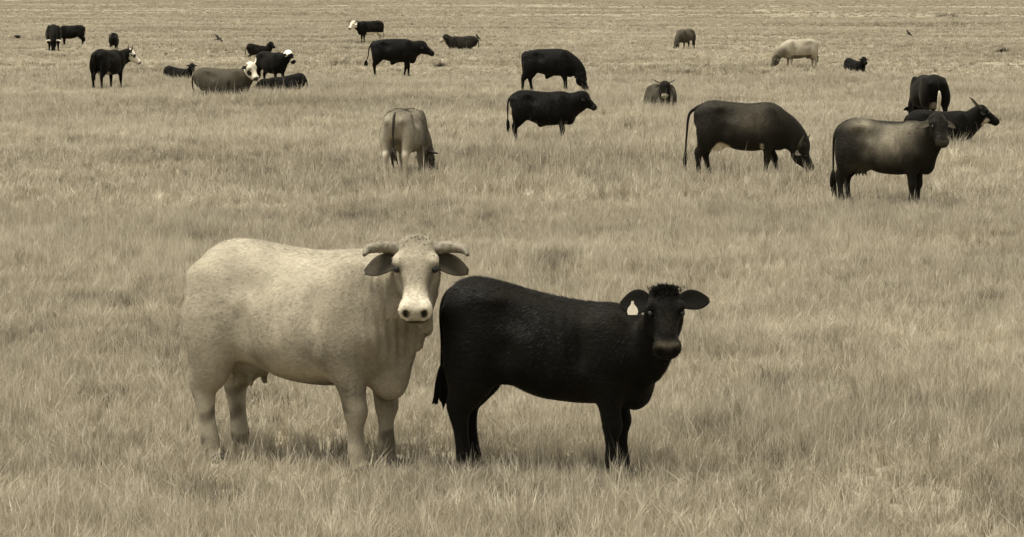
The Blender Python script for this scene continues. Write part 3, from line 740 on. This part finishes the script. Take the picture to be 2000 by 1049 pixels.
make_cow('cow', 'white faced horned cow with a white belly standing behind the black steer', 'cow', 722, 86, 205, .88, prof=COW, poll=(1.08, .06, 1.32), hyaw=20, hpitch=46, coat=.006, paint=p_hereford, horns=(HORN_UP, HORN_UP), vox=.026, seed=40, earcol=.6)
make_cow('cow', 'dark cow lying near the top centre with its head to the left', 'cow', 903, 101, 176, .80, lying=True, prof=COW, poll=(.93, .05, .93), hyaw=15, hpitch=40, coat=.013, paint=p_muzzle(.30, .26), vox=.026, seed=41)
# the right far group
make_cow('cow', 'brown cow grazing alone at the top right, head to the left', 'cow', 1338, 100, -125, .76, prof=COW, wide=1.08, poll=(1.02, .0, .60), hyaw=-25, hpitch=60, coat=.06, paint=p_brown, vox=.026, seed=42)
make_cow('cow', 'pale cow with a dark head grazing at the top right', 'cow', 1560, 138, 200, .83, prof=COW, poll=(1.14, .02, .60), hyaw=5, hpitch=58, coat=.30, paint=p_palecow, vox=.024, udder=True, seed=43, tailcol=.3, switch=(.3, .045, .015), earcol=.05)
make_cow('calf', 'black calf lying curled at the top right beyond the grazing cows', 'calf', 1670, 145, -60, .62, lying=True, prof=YOUNG, wide=1.15, poll=(.74, .06, .98), hyaw=-10, hpitch=40, coat=.0044, vox=.026, seed=44)
# ------------------------------------------------------------------ birds over the pasture
def make_bird(label, px, py, heading, S, flying, lift, roll=0):
    base = ground_at(px, py)
    root = bpy.data.objects.new('bird', None); col.objects.link(root)
    root.location = base+np.array([0, 0, lift]); root.rotation_euler = (R(roll), 0, R(heading)); root.empty_display_size = .1
    root['label'] = label; root['category'] = 'bird'; root['group'] = 'small dark birds in the pasture'
    ang = 0 if flying else R(38)
    ca, sa = math.cos(ang), math.sin(ang)
    def t_(v): v = np.array(v, float)*S; x = v[:, 0]*ca-v[:, 2]*sa; z = v[:, 0]*sa+v[:, 2]*ca; return np.stack([x, v[:, 1], z], 1)
    K = catmull([(-.16, 0, 0, .03), (-.05, 0, 0, .065), (.05, 0, .01, .075), (.13, 0, .035, .045), (.18, 0, .06, .05), (.22, 0, .06, .02)], 4)
    v, q, t = tube(K[:, :3], K[:, 3], 10); mesh_arrays('body', t_(v), quads=q, tris=t, mat=M_BIRD, parent=root)
    v, q, t = tube([(.21, 0, .06), (.25, 0, .055), (.28, 0, .05)], [.014, .01, .002], 6); mesh_arrays('beak', t_(v), quads=q, tris=t, mat=M_HORN_DARK, parent=root)
    tv = [(-.14, -.02, .0), (-.14, .02, .0), (-.34, .05, -.01), (-.34, -.05, -.01)]; tv += [(a_, b, c-.012) for a_, b, c in tv]
    box = [(0, 1, 2, 3), (7, 6, 5, 4), (0, 4, 5, 1), (1, 5, 6, 2), (2, 6, 7, 3), (3, 7, 4, 0)]
    mesh_arrays('tail', t_(tv), quads=box, mat=M_BIRD, parent=root, smooth=False)
    for s in (-1, 1):
        if flying: wv = [(.08, .05*s, .04), (.10, .28*s, .12), (.02, .52*s, .10), (-.06, .50*s, .09), (-.09, .28*s, .10), (-.10, .05*s, .03)]
        else: wv = [(.08, .068*s, .05), (.02, .085*s, .045), (-.12, .07*s, .03), (-.28, .03*s, .02), (-.16, .06*s, -.03), (.0, .08*s, -.035)]
        n = len(wv); wv = wv+[(a_, b-(0 if flying else .015*s), c-.015) for a_, b, c in wv]
        qs = [(i, (i+1) % n, n+(i+1) % n, n+i) for i in range(n)]+[(0, 1, 4, 5), (1, 2, 3, 4), (n+5, n+4, n+1, n), (n+4, n+3, n+2, n+1)]
        mesh_arrays('wing', t_(wv), quads=qs, mat=M_BIRD, parent=root, smooth=False)
        if not flying:
            v, q, t = tube([(.0, .03*s, -.05*S), (.0, .03*s, -lift/S)], [.012, .008], 5); mesh_arrays('leg', np.array(v)*S, quads=q, tris=t, mat=M_HORN_DARK, parent=root)
    return root
make_bird('small dark bird skimming low over the grass at the far left edge', 35, 84, 170, .95, True, .32, 0)
make_bird('small dark bird rising with tilted wings left of the top centre', 427, 88, 40, .75, True, .30, 30)
make_bird('small dark bird perched just behind the dark cow lying near the top centre', 933, 84, 150, .8, False, .32)
make_bird('small dark bird perched alone at the far upper right', 1775, 76, 160, .95, False, .34)
# ------------------------------------------------------------------ grass
def grass_material():
    m, t, b = new_mat('dry_grass')
    g = t.nodes.new('ShaderNodeNewGeometry'); at = t.nodes.new('ShaderNodeAttribute'); at.attribute_name = 'tone'
    def noise(sc, det, rough, sx=1.0):
        mp = t.nodes.new('ShaderNodeMapping'); mp.inputs['Scale'].default_value = (sc*sx, sc, 0)
        n = t.nodes.new('ShaderNodeTexNoise'); n.inputs['Scale'].default_value = 1.0; n.inputs['Detail'].default_value = det; n.inputs['Roughness'].default_value = rough
        t.links.new(g.outputs['Position'], mp.inputs[0]); t.links.new(mp.outputs[0], n.inputs['Vector']); return n
    n1 = noise(.10, 4, .65, .7); n2 = noise(.9, 4, .6); n3 = noise(1.25, 3, .55)
    dk = t.nodes.new('ShaderNodeMapRange'); dk.inputs[1].default_value = .56; dk.inputs[2].default_value = .68; dk.inputs[3].default_value = 0; dk.inputs[4].default_value = -.32
    t.links.new(n3.outputs['Fac'], dk.inputs[0])
    def mul(a_, k):
        x = t.nodes.new('ShaderNodeMath'); x.operation = 'MULTIPLY'; t.links.new(a_, x.inputs[0]); x.inputs[1].default_value = k; return x.outputs[0]
    def add(a_, c):
        x = t.nodes.new('ShaderNodeMath'); x.operation = 'ADD'; t.links.new(a_, x.inputs[0]); t.links.new(c, x.inputs[1]); return x.outputs[0]
    s = add(dk.outputs[0], add(add(mul(n1.outputs['Fac'], .9), mul(n2.outputs['Fac'], .6)), mul(at.outputs['Fac'], .5)))
    cr = t.nodes.new('ShaderNodeValToRGB'); e = cr.color_ramp.elements
    e[0].position = .62; e[0].color = (*sep(.15), 1); e[1].position = 1.30/1.0 if False else 1.0; e[1].color = (*sep(.60), 1)
    x = t.nodes.new('ShaderNodeMapRange'); x.inputs[1].default_value = .62; x.inputs[2].default_value = 1.36
    t.links.new(s, x.inputs[0]); e[0].position = 0.0
    e2 = cr.color_ramp.elements.new(.5); e2.color = (*sep(.40), 1)
    t.links.new(x.outputs[0], cr.inputs[0]); t.links.new(cr.outputs[0], b.inputs['Base Color'])
    b.inputs['Roughness'].default_value = .85; b.inputs['Specular IOR Level'].default_value = .08
    tr = t.nodes.new('ShaderNodeBsdfTranslucent'); t.links.new(cr.outputs[0], tr.inputs['Color'])
    mx = t.nodes.new('ShaderNodeMixShader'); mx.inputs[0].default_value = .32
    out = t.nodes['Material Output']
    t.links.new(b.outputs[0], mx.inputs[1]); t.links.new(tr.outputs[0], mx.inputs[2]); t.links.new(mx.outputs[0], out.inputs['Surface'])
    return m
M_GRASS = grass_material()

def tile(name, size, n, hgt, wid, seed, clump=.35, stalk=.03, lean=.45, tv=1.0):
    r_ = np.random.default_rng(seed)
    nc = max(6, int(n/22)); C = r_.normal(0, size*.42, (nc, 2)); ctone = r_.uniform(0, 1, nc); ch = r_.uniform(.65, 1.25, nc); cl = r_.normal(0, .25, (nc, 2))
    ci = r_.integers(0, nc, n); sp = r_.uniform(.4, 1.4, nc)[ci]*clump*size*.10
    P = C[ci]+r_.normal(0, 1, (n, 2))*sp[:, None]
    h = hgt*ch[ci]*r_.uniform(.45, 1.15, n); tone = .55*ctone[ci]+.45*r_.uniform(0, 1, n)
    st = r_.uniform(0, 1, n) < stalk; h = np.where(st, h*1.75, h); tone = np.where(st, 1.0+.3*r_.uniform(0, 1, n), tone)
    tone = .5+(tone-.5)*tv
    w_ = wid*r_.uniform(.6, 1.35, n)*np.where(st, .6, 1)
    az = r_.uniform(0, 2*math.pi, n); sx, sy = np.cos(az), np.sin(az)
    ln = r_.normal(0, lean*.55, (n, 2))+cl[ci]; ln = np.where(st[:, None], ln*.5, ln)
    b = np.stack([P[:, 0], P[:, 1], np.full(n, -.02)], 1); side = np.stack([sx, sy, np.zeros(n)], 1)*w_[:, None]*.5
    L3 = np.stack([ln[:, 0], ln[:, 1], np.zeros(n)], 1)*h[:, None]
    up = np.array([0, 0, 1.0])*h[:, None]
    m_ = b+up*.55+L3*.28; drop = np.clip(r_.normal(.05, .18, n), -.05, .6)[:, None]
    t_ = b+up*(1-drop)+L3*1.0
    V = np.stack([b-side, b+side, m_+side*.85, m_-side*.85, t_], 1).reshape(-1, 3)
    k = np.arange(n)*5
    Q = np.stack([k, k+1, k+2, k+3], 1); T = np.stack([k+3, k+2, k+4], 1)
    return mesh_arrays(name, V, quads=Q, tris=T, mat=M_GRASS, attr={'tone': np.repeat(tone, 5)}, smooth=False, link=False)

def noise2(x, y, s, seed):
    r_ = np.random.default_rng(seed); v = 0
    for i in range(7):
        a_ = r_.uniform(0, 6.28); f = s*r_.uniform(.6, 1.9); v = v+np.sin((x*math.cos(a_)+y*math.sin(a_))*f+r_.uniform(0, 6.28))
    return v/3.0

# stands of taller grass that hide the legs of some of the cattle
TALL = [(ground_at(1450, 362), 3.0, 4.0, .75), (ground_at(1070, 300), 2.2, 5.0, .75), (ground_at(800, 362), 1.8, 3.0, .35), (ground_at(1880, 305), 2.0, 4.0, .6), (ground_at(430, 205), 3.5, 6.0, .5), (ground_at(1290, 228), 2.0, 6.0, .5), (ground_at(440, 905), .7, .6, .9), (ground_at(760, 925), .5, .5, .5)]
def scatter(name, label, y0, y1, step, protos, zlo, zhi, margin, seed, dens=1.0, sgn=.25):
    r_ = np.random.default_rng(seed)
    cl = bpy.data.collections.new(name+'_blades')
    for p in protos: cl.objects.link(p)
    P, RZ, SC, IX = [], [], [], []
    y = y0
    while y < y1:
        hw = .154*y*1.22+margin
        nx = int(2*hw/step)+1
        for i in range(nx):
            if r_.uniform() > dens: continue
            xx = -hw+2*hw*(i+.5)/nx+r_.uniform(-.5, .5)*step; yy = y+r_.uniform(-.5, .5)*step
            P.append((xx, yy, float(terrain(xx, yy)))); RZ.append(r_.uniform(0, 6.283)); IX.append(int(r_.integers(0, len(protos))))
            nn = .5+.5*float(np.clip(noise2(xx, yy, sgn, 91), -1, 1)); SC.append((zlo+(zhi-zlo)*nn)*r_.uniform(.88, 1.12)*(1+sum(a_*math.exp(-((xx-c[0])/r1)**2-((yy-c[1])/r2)**2) for c, r1, r2, a_ in TALL)))
        y += step
    me = bpy.data.meshes.new(name); me.from_pydata(P, [], [])
    for nm, dat, ty in (('rz', RZ, 'FLOAT'), ('sc', SC, 'FLOAT'), ('ix', IX, 'INT')):
        at = me.attributes.new(nm, ty, 'POINT'); at.data.foreach_set('value', dat)
    o = bpy.data.objects.new(name, me); col.objects.link(o); o['kind'] = 'stuff'; o['label'] = label; o['category'] = 'grass'
    ng = bpy.data.node_groups.new(name, 'GeometryNodeTree')
    ng.interface.new_socket('Geometry', in_out='INPUT', socket_type='NodeSocketGeometry'); ng.interface.new_socket('Geometry', in_out='OUTPUT', socket_type='NodeSocketGeometry')
    gi = ng.nodes.new('NodeGroupInput'); go = ng.nodes.new('NodeGroupOutput')
    ci = ng.nodes.new('GeometryNodeCollectionInfo'); ci.inputs['Collection'].default_value = cl; ci.inputs['Separate Children'].default_value = True; ci.inputs['Reset Children'].default_value = True
    ip = ng.nodes.new('GeometryNodeInstanceOnPoints'); ip.inputs['Pick Instance'].default_value = True
    def na(n_, ty):
        x = ng.nodes.new('GeometryNodeInputNamedAttribute'); x.data_type = ty; x.inputs['Name'].default_value = n_; return x.outputs['Attribute']
    cx = ng.nodes.new('ShaderNodeCombineXYZ'); ng.links.new(na('rz', 'FLOAT'), cx.inputs['Z'])
    cs = ng.nodes.new('ShaderNodeCombineXYZ'); cs.inputs[0].default_value = 1; cs.inputs[1].default_value = 1; ng.links.new(na('sc', 'FLOAT'), cs.inputs['Z'])
    er = ng.nodes.new('FunctionNodeEulerToRotation'); ng.links.new(cx.outputs[0], er.inputs[0])
    L = ng.links.new
    L(gi.outputs[0], ip.inputs['Points']); L(ci.outputs[0], ip.inputs['Instance']); L(na('ix', 'INT'), ip.inputs['Instance Index'])
    L(er.outputs[0], ip.inputs['Rotation']); L(cs.outputs[0], ip.inputs['Scale']); L(ip.outputs[0], go.inputs[0])
    md = o.modifiers.new('grass', 'NODES'); md.node_group = ng
    return len(P)
n = 0
n += scatter('grass', 'tall dry grass around the two foreground cattle', 16.3, 46, 1.15, [tile('blades', 1.45, 4600, .185, .0048, 100+i, clump=.2, lean=.42, stalk=.045) for i in range(6)], .65, 1.3, 1.5, 1, sgn=.9)
n += scatter('grass', 'dry grass of the middle pasture', 46, 112, 2.3, [tile('blades', 2.9, 4600, .20, .0105, 200+i, clump=.17, lean=.58) for i in range(6)], .65, 1.3, 3, 2, sgn=.5)
n += scatter('grass', 'dry grass of the far pasture', 112, 300, 5.6, [tile('blades', 7, 7500, .15, .026, 300+i, lean=.5, clump=.11, tv=.7) for i in range(6)], .5, 1.25, 8, 3, sgn=.3)
n += scatter('grass', 'dry grass towards the horizon', 300, 1300, 18.0, [tile('blades', 22, 9000, .15, .07, 400+i, lean=.3, clump=.08, tv=.25) for i in range(5)], .5, 1.3, 20, 4, sgn=.1)
print('grass tiles', n)

# ------------------------------------------------------------------ dark tussocks that stand out of the far pasture
M_TUSSOCK = plain_mat('tussock', sep(.055), .9, .05, .35, 3)
def tussock(label, px, py, width, height, seed):
    r_ = np.random.default_rng(seed); n = 240
    P = r_.normal(0, 1, (n, 2))*np.array([width*.26, width*.20]); h = height*r_.uniform(.35, 1.1, n)*np.exp(-(P[:, 0]/(width*.45))**2)
    a_ = r_.uniform(0, 6.28, n); sd_ = np.stack([np.cos(a_), np.sin(a_), np.zeros(n)], 1)*.018
    b = np.stack([P[:, 0], P[:, 1], np.full(n, -.02)], 1); ln = np.stack([P[:, 0]*1.1+r_.normal(0, .06, n), P[:, 1]*1.1, h], 1)
    V = np.stack([b-sd_, b+sd_, b+ln], 1).reshape(-1, 3)
    o = mesh_arrays('grass_tussock', V, tris=np.arange(n*3).reshape(-1, 3), mat=M_TUSSOCK, smooth=False)
    o.location = ground_at(px, py); o['label'] = label; o['category'] = 'tussock'; o['group'] = 'dark tussocks in the far pasture'
tussock('dark low tussock of grass left of the black steer', 657, 119, .75, .22, 1)
tussock('dark tussock of grass right of the black steer below the lying cow', 861, 133, .45, .26, 2)
tussock('dark flat tussock at the feet of the white faced cow near the top', 706, 88, 1.0, .25, 3)
tussock('small dark tussock between the brown grazing cow and the pale grazing cow', 1472, 97, .5, .24, 4)
tussock('dark tussock of grass near the right edge above the lying horned cow', 1958, 104, .6, .32, 5)
tussock('wide dark tussock at the top right corner of the pasture', 1852, 32, 2.6, .45, 6)
